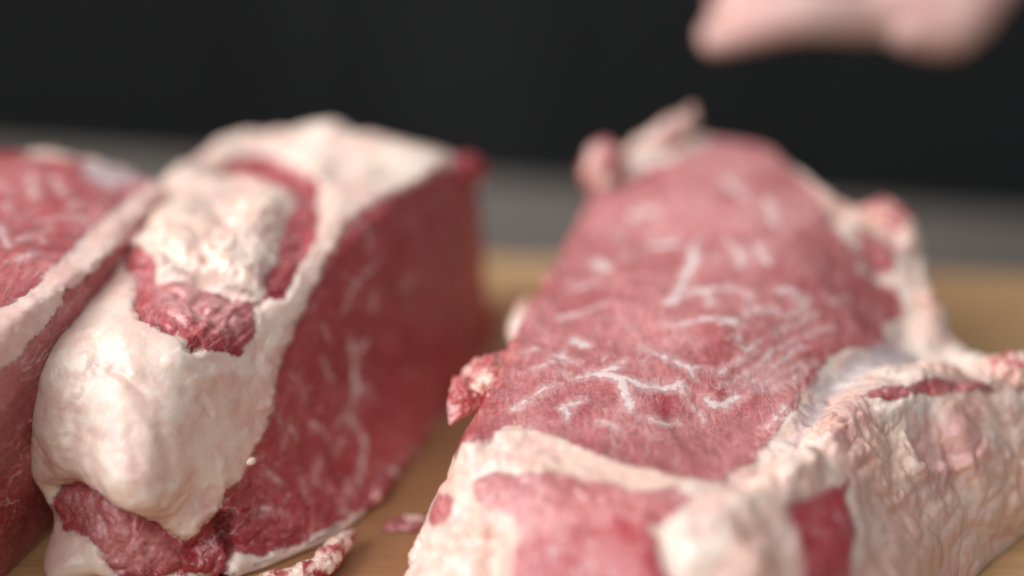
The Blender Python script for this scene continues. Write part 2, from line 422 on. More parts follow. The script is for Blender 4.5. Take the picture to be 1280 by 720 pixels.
RIGHT_BLOCK = {
  'wide': 0.08,
  'soft': [13, 24, 0.4],
  'levels': [
    [[-0.0347,-0.1263,0.0],[-0.0071,-0.0873,0.0],[0.0104,-0.0527,0.0],[0.0209,-0.0159,0.0],[0.0329,0.0275,0.0],[0.0417,0.057,0.0],[0.0575,0.0742,0.0],[0.0769,0.0699,0.0],[0.0995,0.0623,0.0],[0.1162,0.0284,0.0],[0.1314,0.0162,0.0],[0.1476,0.0042,0.0],[0.1517,-0.0146,0.0],[0.1571,-0.0301,0.0],[0.165,-0.046,0.0],[0.174,-0.0557,0.0],[0.1706,-0.0763,0.0],[0.1618,-0.0867,0.0],[0.1466,-0.1005,0.0],[0.1315,-0.1178,0.0],[0.1152,-0.1501,0.0],[0.0931,-0.1773,0.0],[0.06,-0.1951,0.0],[0.0231,-0.1888,0.0],[-0.009,-0.1704,0.0]],
    [[-0.033,-0.1251,0.0056],[-0.0077,-0.0872,0.0062],[0.0088,-0.0527,0.0066],[0.0194,-0.0157,0.007],[0.0318,0.0275,0.0079],[0.041,0.0564,0.0089],[0.0574,0.0734,0.0094],[0.0769,0.0691,0.0092],[0.0991,0.0615,0.009],[0.1157,0.0275,0.0086],[0.131,0.0155,0.0082],[0.1474,0.0038,0.0072],[0.1505,-0.0152,0.0064],[0.1559,-0.0307,0.0054],[0.1641,-0.0465,0.0052],[0.1739,-0.0557,0.0048],[0.1714,-0.0758,0.0048],[0.1619,-0.0867,0.0054],[0.1456,-0.101,0.0059],[0.1289,-0.1179,0.0061],[0.1112,-0.1499,0.0062],[0.0884,-0.1763,0.0062],[0.057,-0.1914,0.006],[0.0219,-0.1843,0.0056],[-0.0088,-0.1664,0.0055]],
    [[-0.0286,-0.1217,0.0179],[-0.0082,-0.0866,0.0198],[0.006,-0.0528,0.0209],[0.0166,-0.0154,0.022],[0.0298,0.0271,0.0251],[0.0397,0.0545,0.0281],[0.0573,0.071,0.0296],[0.0768,0.0667,0.0293],[0.0982,0.0591,0.0285],[0.1145,0.025,0.0274],[0.13,0.0134,0.0258],[0.1465,0.0027,0.0228],[0.1477,-0.0166,0.0201],[0.1532,-0.0322,0.0171],[0.1619,-0.0476,0.0163],[0.1731,-0.0558,0.0152],[0.1715,-0.0742,0.0152],[0.1597,-0.0856,0.0171],[0.1416,-0.1,0.0186],[0.1224,-0.1158,0.0194],[0.1024,-0.147,0.0198],[0.0789,-0.1718,0.0198],[0.0512,-0.1823,0.019],[0.0202,-0.1732,0.0179],[-0.0072,-0.1566,0.0175]],
    [[-0.0219,-0.1169,0.031],[-0.0072,-0.0853,0.0343],[0.0041,-0.0528,0.0363],[0.0147,-0.0155,0.0383],[0.0283,0.0257,0.0436],[0.0387,0.0514,0.0488],[0.0573,0.0673,0.0515],[0.0768,0.063,0.0508],[0.097,0.0554,0.0495],[0.1127,0.0214,0.0475],[0.1281,0.0104,0.0449],[0.1445,0.0008,0.0396],[0.1442,-0.0183,0.035],[0.1496,-0.0339,0.0297],[0.1589,-0.0487,0.0284],[0.171,-0.0558,0.0264],[0.1683,-0.0718,0.0264],[0.1528,-0.0821,0.0297],[0.1331,-0.0949,0.0323],[0.1135,-0.1088,0.0337],[0.0928,-0.1388,0.0343],[0.0697,-0.162,0.0343],[0.0459,-0.1697,0.033],[0.0201,-0.1584,0.031],[-0.0032,-0.1436,0.0304]],
    [[-0.0154,-0.1123,0.0414],[-0.0054,-0.0838,0.0458],[0.0033,-0.0527,0.0484],[0.0138,-0.0159,0.051],[0.0276,0.024,0.0581],[0.0382,0.0483,0.0651],[0.0575,0.0637,0.0686],[0.0769,0.0594,0.0678],[0.096,0.0518,0.066],[0.1109,0.0179,0.0634],[0.1261,0.0075,0.0598],[0.1424,-0.0011,0.0528],[0.1411,-0.0198,0.0466],[0.1465,-0.0353,0.0396],[0.1562,-0.0495,0.0378],[0.1688,-0.0557,0.0352],[0.1637,-0.0693,0.0352],[0.1444,-0.078,0.0396],[0.1239,-0.0884,0.0431],[0.1052,-0.1004,0.0449],[0.0853,-0.1291,0.0458],[0.0631,-0.1511,0.0458],[0.0423,-0.1582,0.044],[0.0213,-0.1449,0.0414],[0.0015,-0.1318,0.0405]],
    [[-0.0117,-0.1096,0.047],[-0.0043,-0.083,0.052],[0.003,-0.0526,0.055],[0.0135,-0.0162,0.058],[0.0273,0.023,0.066],[0.038,0.0465,0.074],[0.0577,0.0616,0.078],[0.0769,0.0573,0.077],[0.0954,0.0497,0.075],[0.1099,0.0158,0.072],[0.125,0.0057,0.068],[0.1411,-0.0022,0.06],[0.1394,-0.0207,0.053],[0.1448,-0.0361,0.045],[0.1547,-0.05,0.043],[0.1674,-0.0556,0.04],[0.1608,-0.0678,0.04],[0.1393,-0.0755,0.045],[0.1184,-0.0844,0.049],[0.1004,-0.0952,0.051],[0.0812,-0.1233,0.052],[0.0596,-0.1446,0.052],[0.0405,-0.1516,0.05],[0.0221,-0.1372,0.047],[0.0043,-0.1251,0.046]]],
  'axes': [
    [1.0,0.0,0.0],
    [0.0,1.0,0.0],
    [0.0,0.0,1.0]],
  'inner': [
    [0.014,-0.0895,0.053],
    [0.0298,-0.0575,0.0575],
    [0.0436,-0.0078,0.0625],
    [0.0647,0.0145,0.071],
    [0.0845,-0.0034,0.0695],
    [0.0992,-0.0292,0.0635],
    [0.0632,-0.0681,0.0575],
    [0.0846,-0.0565,0.057],
    [0.1069,-0.0478,0.0525],
    [0.1192,-0.0409,0.0475],
    [0.0865,-0.0777,0.049],
    [0.065,-0.1114,0.045],
    [0.0406,-0.106,0.0495],
    [0.0179,-0.1107,0.0485],
    [0.0477,-0.1251,0.046],
    [0.096,-0.0789,0.0475],
    [0.1259,-0.0472,0.0435],
    [0.1431,-0.0507,0.0425],
    [0.1271,-0.0701,0.0475]],
  'regions': [
    ["lean_meat",[[0.6199,0.0103],[0.5304,-0.0026],[0.4958,-0.0195],[0.4771,-0.0296],[0.4488,-0.0147],[0.4346,-0.0424],[0.4281,-0.0742],[0.4076,-0.1047],[0.4011,-0.1541],[0.3789,-0.1871],[0.331,-0.2325],[0.305,-0.2598],[0.2774,-0.2959],[0.2158,-0.3168],[0.1083,-0.3298],[-0.0052,-0.3316],[-0.1058,-0.2234],[-0.2754,-0.1421],[-0.3888,-0.1316],[-0.4118,-0.0933],[-0.3641,-0.0598],[-0.3091,-0.0287],[-0.3587,0.0599],[-0.4202,0.1648],[-0.3959,0.2819],[-0.3581,0.3378],[-0.3178,0.4366],[-0.1937,0.3664],[-0.1411,0.3664],[-0.0757,0.4031],[-0.0275,0.4344],[0.051,0.5978],[0.1032,0.6519],[0.3726,0.5448],[0.5684,0.4086],[0.6134,0.3372],[0.6308,0.1941]]],
    ["lean_strip",[[0.6025,-0.0583],[0.5553,-0.0698],[0.5093,-0.1017],[0.4735,-0.1358],[0.4389,-0.1821],[0.4011,-0.2329],[0.3363,-0.2665],[0.3339,-0.3003],[0.3723,-0.3093],[0.427,-0.2962],[0.4717,-0.3495],[0.7221,-0.5372],[0.8623,-0.2578],[0.6563,-0.1874],[0.6055,-0.1673],[0.6033,-0.1397],[0.6162,-0.1004]]],
    ["lean_strip",[[0.7256,-0.0128],[0.7004,0.0079],[0.6564,-0.0226],[0.6527,-0.0456],[0.6843,-0.0516],[0.7157,-0.0358]]],
    ["lean_strip",[[0.2898,-0.4715],[0.2585,-0.5067],[0.1986,-0.5535],[0.1603,-0.5868],[0.2379,-0.6331],[0.3517,-0.6622],[0.4128,-0.5816],[0.3621,-0.5598],[0.3245,-0.5293]]],
    ["lean_strip",[[-0.0312,-0.4623],[-0.0695,-0.4533],[-0.1142,-0.4486],[-0.1849,-0.4278],[-0.2478,-0.4067],[-0.2666,-0.4367],[-0.2072,-0.4673],[-0.1166,-0.4897],[-0.059,-0.491]]],
    ["lean_strip",[[-0.402,0.0583],[-0.412,0.0391],[-0.4192,-0.0277],[-0.4116,-0.0663],[-0.352,-0.0427],[-0.329,-0.0028]]]],
  'veins': [
    [[[0.2917,-0.0116],[0.2796,-0.0325],[0.2763,-0.0565],[0.2915,-0.0838],[0.2992,-0.1111]],[0.47,1.05,1.05,1.04,0.46]],
    [[[0.3461,0.0319],[0.3157,-0.0078],[0.2881,-0.0169],[0.2641,-0.0233],[0.2375,-0.0216]],[0.12,0.23,0.59,0.47,0.12]],
    [[[0.2714,-0.051],[0.253,-0.0822],[0.2286,-0.1006],[0.2076,-0.1023],[0.2036,-0.1196]],[0.58,0.7,0.58,0.82,0.35]],
    [[[0.187,-0.0513],[0.1802,-0.0743],[0.1649,-0.0902],[0.1368,-0.0999]],[0.72,0.59,0.36,0.12]],
    [[[0.1711,-0.0829],[0.1779,-0.1008]],[0.71,0.59]],
    [[[0.1951,-0.0162],[0.1903,-0.0373]],[0.24,0.48]],
    [[[-0.0466,0.1522],[-0.0092,0.148],[0.0155,0.1288],[0.0694,0.122],[0.0968,0.0898],[0.1326,0.0697]],[0.4,0.66,1.18,0.77,0.76,1.13]],
    [[[0.0493,0.256],[0.0063,0.2065]],[1.21,1.48]],
    [[[0.1229,0.076],[0.0958,0.0751],[0.0675,0.0608],[0.0248,0.0317],[-0.0171,-0.0081],[-0.0056,-0.0449]],[0.5,0.51,0.51,0.38,0.51,0.25]],
    [[[0.0533,0.0476],[0.06,0.0009]],[0.63,0.25]],
    [[[0.1396,0.0004],[0.1252,-0.0124],[0.0894,-0.025],[0.0712,-0.0436],[0.0554,-0.0502],[0.0425,-0.0647]],[0.24,0.49,0.49,0.37,0.86,0.62]],
    [[[0.0702,-0.0934],[0.0733,-0.124],[0.0383,-0.1475]],[0.36,0.48,0.24]],
    [[[0.3294,0.1297],[0.3064,0.0855]],[0.98,1.09]],
    [[[0.1911,0.3285],[0.1835,0.2996]],[1.33,1.33]],
    [[[0.3564,0.0981],[0.3409,0.0581],[0.3201,0.0381]],[0.36,0.48,0.36]],
    [[[0.1715,-0.142],[0.1622,-0.1639],[0.1391,-0.1778]],[0.7,0.81,0.47]],
    [[[0.3707,-0.0459],[0.3431,-0.051]],[0.46,0.57]],
    [[[0.3672,-0.0499],[0.3861,-0.0671]],[0.46,0.23]],
    [[[-0.131,0.0831],[-0.1268,0.036]],[0.66,0.52]],
    [[[-0.0947,-0.0367],[-0.1158,-0.0479]],[0.89,0.76]],
    [[[-0.077,-0.0705],[-0.1354,-0.0688]],[0.51,0.51]],
    [[[0.1081,-0.1696],[0.0569,-0.1838],[0.003,-0.2062],[-0.0308,-0.1993]],[0.14,0.22,0.22,0.12]],
    [[[0.0852,-0.1984],[0.0181,-0.2321],[-0.0328,-0.23]],[0.14,0.22,0.15]],
    [[[0.1329,-0.1942],[0.0706,-0.2314],[-0.0072,-0.2738]],[0.14,0.21,0.15]],
    [[[0.1309,-0.1148],[0.1021,-0.1232],[0.0614,-0.1518]],[0.18,0.24,0.15]],
    [[[0.138,-0.1378],[0.0878,-0.1697],[0.0436,-0.1953]],[0.12,0.19,0.12]],
    [[[0.1399,-0.1636],[0.0951,-0.1938]],[0.14,0.17]],
    [[[0.0974,-0.2431],[0.0121,-0.2917],[-0.0314,-0.282]],[0.12,0.19,0.12]],
    [[[0.0014,-0.1764],[-0.0522,-0.1404],[-0.0914,-0.0952]],[0.12,0.25,0.13]],
    [[[-0.0527,-0.1929],[-0.1042,-0.1319]],[0.17,0.15]],
    [[[0.0281,-0.0668],[-0.0101,-0.0846],[-0.0477,-0.11],[-0.0733,-0.0852]],[0.25,0.37,0.25,0.25]],
    [[[-0.1851,-0.0911],[-0.2542,-0.0863]],[0.38,0.26]],
    [[[0.3721,0.1072],[0.3333,0.0565]],[0.36,0.48]],
    [[[0.4004,0.0053],[0.3796,0.0034],[0.3535,0.0053]],[0.23,0.35,0.23]],
    [[[0.4281,0.0089],[0.4077,0.0038]],[0.23,0.46]],
    [[[0.4065,0.0947],[0.3719,0.0806]],[0.24,0.36]],
    [[[0.4197,0.1667],[0.4011,0.1602]],[0.36,0.36]],
    [[[0.3383,0.2307],[0.2833,0.1987],[0.2392,0.1879]],[0.38,0.5,0.38]],
    [[[0.2726,0.2959],[0.2267,0.2777]],[0.65,0.52]],
    [[[0.0243,0.3509],[-0.0262,0.3075]],[0.7,0.7]],
    [[[-0.187,0.2676],[-0.1846,0.2073]],[0.71,0.98]],
    [[[-0.2363,0.1752],[-0.2268,0.1228]],[0.69,0.54]],
    [[[-0.0687,0.1182],[-0.0655,0.0709],[-0.0385,0.0438]],[0.4,0.52,0.26]],
    [[[0.2986,-0.125],[0.2715,-0.1506],[0.24,-0.1538]],[0.23,0.45,0.23]],
    [[[0.3534,-0.103],[0.3403,-0.1311]],[0.34,0.34]],
    [[[0.1988,-0.1394],[0.1959,-0.1609]],[0.35,0.23]],
    [[[0.1472,-0.2966],[0.0928,-0.3162]],[0.34,0.23]]],
  'red': [
    [[0.2611,-0.1065],[0.2349,-0.1027],[0.2142,-0.1176],[0.2301,-0.135],[0.2605,-0.1399],[0.2719,-0.1257]],
    [[0.6551,-0.1704],[0.5791,-0.2046],[0.5067,-0.2352],[0.4352,-0.2827],[0.5277,-0.3984],[0.7038,-0.199]],
    [[0.2898,-0.4715],[0.1678,-0.5881],[0.3424,-0.6642],[0.4114,-0.5734]]],
  'silver': [
    [[0.1546,-0.3734],[0.0374,-0.355],[-0.0635,-0.3059],[-0.1603,-0.169],[-0.3639,-0.1561],[-0.2976,-0.1742],[-0.0924,-0.3348],[-0.0174,-0.3917],[0.066,-0.432],[0.1289,-0.3915]]],
  'film': [
    [[0.0809,-0.4369],[-0.015,-0.4925],[0.0009,-0.5734],[0.1114,-0.5396],[0.1247,-0.472]],
    [[-0.1009,-0.5739],[-0.2297,-0.5362],[-0.2158,-0.6923],[-0.0647,-0.7566],[-0.027,-0.6965]]],
  'sculpt': [
    [[[-0.3575,-0.1593],[-0.1191,-0.2778],[-0.0146,-0.3781],[0.1042,-0.401],[0.1864,-0.3635],[0.2732,-0.3424]],5,-3.0],
    [[[-0.2793,-0.397],[-0.2262,-0.3771],[-0.1531,-0.4164]],4,2.0],
    [[[0.191,-0.4428],[0.3083,-0.3837],[0.3946,-0.3282]],6,2.0],
    [[[0.4958,-0.0195],[0.4471,-0.049],[0.4097,-0.1188],[0.383,-0.192],[0.3151,-0.2678]],4,1.5],
    [[[0.4051,-0.3102],[0.4605,-0.3593],[0.5052,-0.4022]],4,-3],
    [[[-0.1297,-0.5638],[-0.1139,-0.6632],[-0.1233,-0.716]],8,-3],
    [[[-0.0308,-0.6977],[-0.0951,-0.7125],[-0.1621,-0.7017]],2.5,2.5],
    [[[0.3759,-0.3867],[0.417,-0.4599]],5,2.5],
    [[[0.7013,-0.0971],[0.7586,-0.0979]],6,3],
    [[[0.674,-0.1482],[0.7302,-0.1653]],4,-2],
    [[[-0.4978,-0.2154],[-0.2903,-0.2278],[-0.2476,-0.3566]],4,-2.5],
    [[[-0.3507,0.0077],[-0.3686,-0.0592]],4,-2],
    [[[-0.012,0.4391],[-0.0648,0.391]],4,-2]],
}
MIDDLE_BLOCK = {
  'wide': 0.15,
  'soft': None,
  'levels': [
    [[-0.1339,-0.0895,0.0119],[-0.134,-0.0811,0.0209],[-0.1384,-0.0779,0.0314],[-0.1372,-0.0761,0.0457],[-0.1344,-0.0643,0.0554],[-0.1259,-0.0404,0.0607],[-0.1256,-0.0313,0.0629],[-0.1228,0.0033,0.0637],[-0.1161,0.0184,0.0659],[-0.1085,0.0328,0.0652],[-0.1072,0.0456,0.0464],[-0.1072,0.0441,0.0277],[-0.1087,0.0381,0.0104],[-0.1138,0.0141,0.0097],[-0.1189,-0.0099,0.0097],[-0.124,-0.0339,0.0097],[-0.1291,-0.0579,0.0097]],
    [[-0.1337,-0.1142,0.004],[-0.1338,-0.1029,0.016],[-0.1396,-0.0987,0.03],[-0.138,-0.0964,0.049],[-0.1343,-0.0806,0.062],[-0.123,-0.0487,0.069],[-0.1226,-0.0366,0.072],[-0.1189,0.0096,0.073],[-0.11,0.0297,0.076],[-0.0998,0.0489,0.075],[-0.098,0.066,0.05],[-0.098,0.064,0.025],[-0.1,0.056,0.002],[-0.1068,0.024,0.001],[-0.1136,-0.008,0.001],[-0.1204,-0.04,0.001],[-0.1272,-0.072,0.001]],
    [[-0.1209,-0.1178,0.007],[-0.121,-0.1101,0.022],[-0.1217,-0.1083,0.038],[-0.1194,-0.1002,0.055],[-0.1143,-0.0833,0.067],[-0.1049,-0.0543,0.0733],[-0.0999,-0.0342,0.078],[-0.0925,0.0079,0.0755],[-0.0819,0.0337,0.0785],[-0.0845,0.0472,0.0775],[-0.0773,0.0616,0.0564],[-0.0759,0.0583,0.0281],[-0.0755,0.0516,0.0015],[-0.0816,0.0105,0.0008],[-0.0898,-0.0254,0.0008],[-0.0995,-0.0606,0.0008],[-0.1092,-0.0848,0.0008]],
    [[-0.1082,-0.1194,0.004],[-0.1082,-0.1154,0.022],[-0.1037,-0.116,0.04],[-0.1008,-0.102,0.055],[-0.0943,-0.0841,0.066],[-0.0869,-0.0579,0.0715],[-0.0772,-0.0299,0.078],[-0.0661,0.0061,0.078],[-0.0538,0.0377,0.081],[-0.0693,0.0455,0.08],[-0.0567,0.0573,0.0627],[-0.0539,0.0525,0.0311],[-0.0509,0.0472,0.001],[-0.0563,-0.0029,0.0005],[-0.066,-0.0429,0.0005],[-0.0785,-0.0811,0.0005],[-0.0912,-0.0977,0.0005]],
    [[-0.0958,-0.116,0.0045],[-0.0959,-0.1101,0.021],[-0.0903,-0.1034,0.0359],[-0.087,-0.091,0.0519],[-0.0807,-0.0747,0.0644],[-0.0734,-0.0539,0.0715],[-0.0632,-0.0291,0.0783],[-0.0513,0.001,0.0803],[-0.0389,0.0285,0.0826],[-0.0414,0.0412,0.0768],[-0.0337,0.0473,0.0587],[-0.0309,0.0445,0.0311],[-0.0279,0.0412,0.001],[-0.0375,-0.0062,0.0005],[-0.049,-0.0458,0.0005],[-0.0634,-0.0838,0.0005],[-0.078,-0.1,0.0005]],
    [[-0.0869,-0.1135,0.0026],[-0.087,-0.1064,0.018],[-0.0807,-0.0944,0.0306],[-0.0771,-0.083,0.0474],[-0.0709,-0.0678,0.061],[-0.0637,-0.0509,0.0693],[-0.0531,-0.0286,0.0762],[-0.0406,-0.0026,0.0797],[-0.0281,0.022,0.0816],[-0.0213,0.0382,0.0744],[-0.0171,0.0401,0.0558],[-0.0143,0.0388,0.0311],[-0.0114,0.0369,0.001],[-0.0239,-0.0086,0.0005],[-0.0368,-0.048,0.0005],[-0.0525,-0.0857,0.0005],[-0.0684,-0.1016,0.0005]],
    [[-0.0835,-0.1126,0.001],[-0.0835,-0.1049,0.016],[-0.0769,-0.0909,0.0277],[-0.0732,-0.0799,0.0448],[-0.0671,-0.0652,0.0587],[-0.0599,-0.0498,0.0676],[-0.0492,-0.0283,0.0745],[-0.0365,-0.004,0.0786],[-0.0239,0.0194,0.0803],[-0.0134,0.037,0.0735],[-0.0107,0.0373,0.0547],[-0.0079,0.0365,0.0311],[-0.0049,0.0352,0.001],[-0.0186,-0.0095,0.0005],[-0.032,-0.0488,0.0005],[-0.0483,-0.0864,0.0005],[-0.0647,-0.1023,0.0005]]],
  'axes': [
    [0.47885,0.8779,0.0],
    [0.0,0.0,1.0],
    [0.8779,-0.47885,0.0]],
  'inner': [
    [-0.0425,-0.0301,0.0434],
    [-0.0559,-0.057,0.0344],
    [-0.0278,-0.0015,0.0505],
    [-0.0596,-0.0795,0.013],
    [-0.0445,-0.0504,0.0185]],
  'regions': [
    ["lean_meat",[[-0.5269,0.1897],[-0.4535,0.2243],[-0.3956,0.2777],[-0.3605,0.333],[-0.3068,0.3958],[-0.2653,0.4458],[-0.1711,0.558],[-0.08,0.5713],[0.027,0.5494],[0.115,0.4947],[0.1758,0.4613],[0.236,0.4293],[0.3091,0.3812],[0.3602,0.3157],[0.4124,0.2899],[0.4446,0.2684],[0.4728,0.2512],[0.5019,0.225],[0.5343,0.2094],[0.5464,0.1416],[0.5523,0.0993],[0.503,0.0494],[0.4576,0.0159],[0.4464,-0.0514],[0.444,-0.146],[0.4204,-0.1919],[0.3692,-0.3012],[0.2545,-0.4304],[-0.0233,-0.4932],[-0.3606,-0.3281],[-0.4315,-0.357],[-0.5618,-0.1442],[-0.5774,0.0546]]],
    ["lean_strip",[[0.8252,0.3588],[0.8059,0.3341],[0.7873,0.3114],[0.7636,0.2743],[0.728,0.2233],[0.6903,0.1458],[0.6408,0.0727],[0.6237,0.0993],[0.591,0.1296],[0.5489,0.152],[0.4982,0.1368],[0.4799,0.0372],[0.5506,-0.0173],[0.7711,0.0121],[0.7835,0.0191],[0.8159,0.0896],[0.8525,0.1674],[0.8828,0.2415]]],
    ["lean_strip",[[-0.5758,0.6724],[-0.6539,0.5964],[-0.7082,0.5209],[-0.6845,0.5094],[-0.5913,0.5642],[-0.4257,0.6467],[-0.2507,0.6723],[-0.1021,0.648],[-0.0027,0.6309],[0.0857,0.6173],[0.1538,0.5875],[0.1936,0.5838],[0.2159,0.6212],[0.2011,0.6296],[0.1362,0.6722],[0.0515,0.6991],[-0.0239,0.7167],[-0.1352,0.7311],[-0.2884,0.7046],[-0.3891,0.7012],[-0.4596,0.7044],[-0.5221,0.6911]]],
    ["lean_strip",[[0.2107,0.8444],[0.1992,0.8281],[0.195,0.7987],[0.1755,0.7718],[0.1799,0.7346],[0.194,0.6843],[0.2221,0.6238],[0.2483,0.6007],[0.3177,0.5579],[0.3656,0.5333],[0.3766,0.5767],[0.3717,0.6316],[0.3518,0.6707],[0.3475,0.7052],[0.33,0.7488],[0.2874,0.7959]]],
    ["lean_strip",[[-0.0566,0.9301],[-0.1547,0.9111],[-0.1353,0.8864],[0.0228,0.8767],[0.1322,0.8465],[0.1988,0.826],[0.2003,0.8515],[0.157,0.8919]]],
    ["fat_lump",[[-0.1323,0.8855],[-0.2883,0.8621],[-0.4183,0.7943],[-0.5721,0.6912],[-0.566,0.6684],[-0.4724,0.6983],[-0.3875,0.7],[-0.2934,0.7016],[-0.1341,0.7287],[-0.0235,0.7151],[0.0519,0.6973],[0.1364,0.6703],[0.2082,0.6238],[0.191,0.6863],[0.1694,0.746],[0.1764,0.78],[0.1825,0.8199],[0.0733,0.8655]]]],
  'veins': [
    [[[-0.1124,0.5188],[-0.0794,0.4135]],[0.39,0.39]],
    [[[-0.0934,0.3469],[-0.0112,0.353],[0.0406,0.3395],[0.0821,0.3136]],[0.4,0.65,0.64,0.38]],
    [[[0.0934,0.2178],[0.1028,0.1403],[0.1261,0.0943],[0.1401,0.0233],[0.1639,-0.002],[0.2167,-0.1375],[0.267,-0.209],[0.3191,-0.2383]],[0.64,1.16,1.16,0.77,0.9,0.9,0.77,0.51]],
    [[[0.0585,0.1437],[0.0988,0.1413]],[0.65,0.65]],
    [[[0.1935,0.2538],[0.1897,0.2042],[0.1839,0.1701]],[0.5,0.63,0.38]],
    [[[0.3351,0.2278],[0.3244,0.16]],[0.37,0.25]],
    [[[0.275,0.1409],[0.2494,0.0843],[0.2222,0.0279]],[0.75,0.63,0.38]],
    [[[0.3983,0.1463],[0.3645,0.0776]],[0.48,0.36]],
    [[[0.425,0.0806],[0.4093,0.0676],[0.3944,0.0453]],[0.36,0.48,0.24]],
    [[[0.2243,-0.0085],[0.1994,-0.0054]],[0.38,0.38]],
    [[[-0.0388,0.2522],[-0.0073,0.2158]],[0.4,0.53]],
    [[[-0.109,0.159],[-0.1581,0.1113]],[0.54,0.41]],
    [[[0.3105,0.0238],[0.3283,-0.0098]],[0.25,0.24]],
    [[[0.2026,0.0379],[0.1562,0.0078]],[0.38,0.64]],
    [[[0.1483,0.336],[0.1489,0.2819]],[0.38,0.25]],
    [[[0.3462,0.2733],[0.3572,0.1757]],[0.18,0.18]],
    [[[0.2651,0.3035],[0.2767,0.2274]],[0.18,0.19]],
    [[[0.2898,-0.0037],[0.2528,0.0158]],[0.25,0.25]],
    [[[0.3789,-0.2138],[0.3102,-0.1893]],[0.25,0.25]]],
  'red': [
    [[-0.461,0.2762],[-0.49,0.212],[-0.4704,0.1694],[-0.4782,0.1228],[-0.3924,0.1961]],
    [[-0.5732,0.6636],[-0.661,0.5693],[-0.5586,0.5927],[-0.3989,0.6669],[-0.4736,0.6995]]],
  'silver': [
    ],
  'film': [
    [[0.8334,0.3154],[0.7763,0.2425],[0.7331,0.1917],[0.6885,0.1058],[0.6699,0.0487],[0.7649,0.0505],[0.8275,0.1175]],
    [[0.2194,0.8283],[0.1799,0.7757],[0.2137,0.6531],[0.3242,0.5724],[0.3089,0.672],[0.2919,0.7614]]],
  'sculpt': [
    [[[-0.5662,0.7299],[-0.696,0.5944],[-0.8014,0.4243],[-0.7933,0.3433],[-0.7233,0.313],[-0.6844,0.3525]],6,3.6],
    [[[-0.5555,0.6799],[-0.6031,0.6189],[-0.593,0.5889],[-0.484,0.6263]],5,-4.5],
    [[[0.2028,0.8633],[0.1967,0.8173],[0.1816,0.7772],[0.1745,0.7431],[0.2005,0.6765],[0.2196,0.6141]],2.2,-3.0],
    [[[-0.0153,0.6669],[-0.1381,0.6655],[-0.3216,0.6717]],4,-2],
    [[[-0.3946,0.733],[-0.3067,0.8012],[-0.095,0.8567]],7,1.5],
    [[[-0.2344,0.7466],[-0.0327,0.7733],[0.1038,0.761]],6,1.5],
    [[[0.8214,0.3574],[0.7873,0.3114],[0.728,0.2233],[0.6372,0.0702],[0.5555,0.1147]],3,-3.5],
    [[[0.7098,0.4867],[0.7065,0.3793],[0.6711,0.2713],[0.622,0.1453],[0.5678,0.2523]],7,3],
    [[[0.4903,0.4849],[0.5014,0.4335]],1,-1.0],
    [[[0.4873,0.6558],[0.5061,0.6041],[0.5115,0.5704]],1.5,-0.8],
    [[[0.5682,0.4636],[0.6337,0.3323]],2,-0.7],
    [[[0.5196,0.7107],[0.5436,0.6446]],2,-0.6],
    [[[0.4115,0.6305],[0.4412,0.5406],[0.4193,0.4939]],3,1],
    [[[0.2589,0.7813],[0.2686,0.7174],[0.296,0.619]],8,0.8],
    [[[0.5506,-0.0173],[0.4864,0.0414],[0.5283,0.1281]],2,-1.5],
    [[[-0.464,0.6177],[-0.3216,0.6717]],5,3],
    [[[-0.6454,0.4566],[-0.5836,0.4699],[-0.5042,0.4332]],8,1.6]],
}
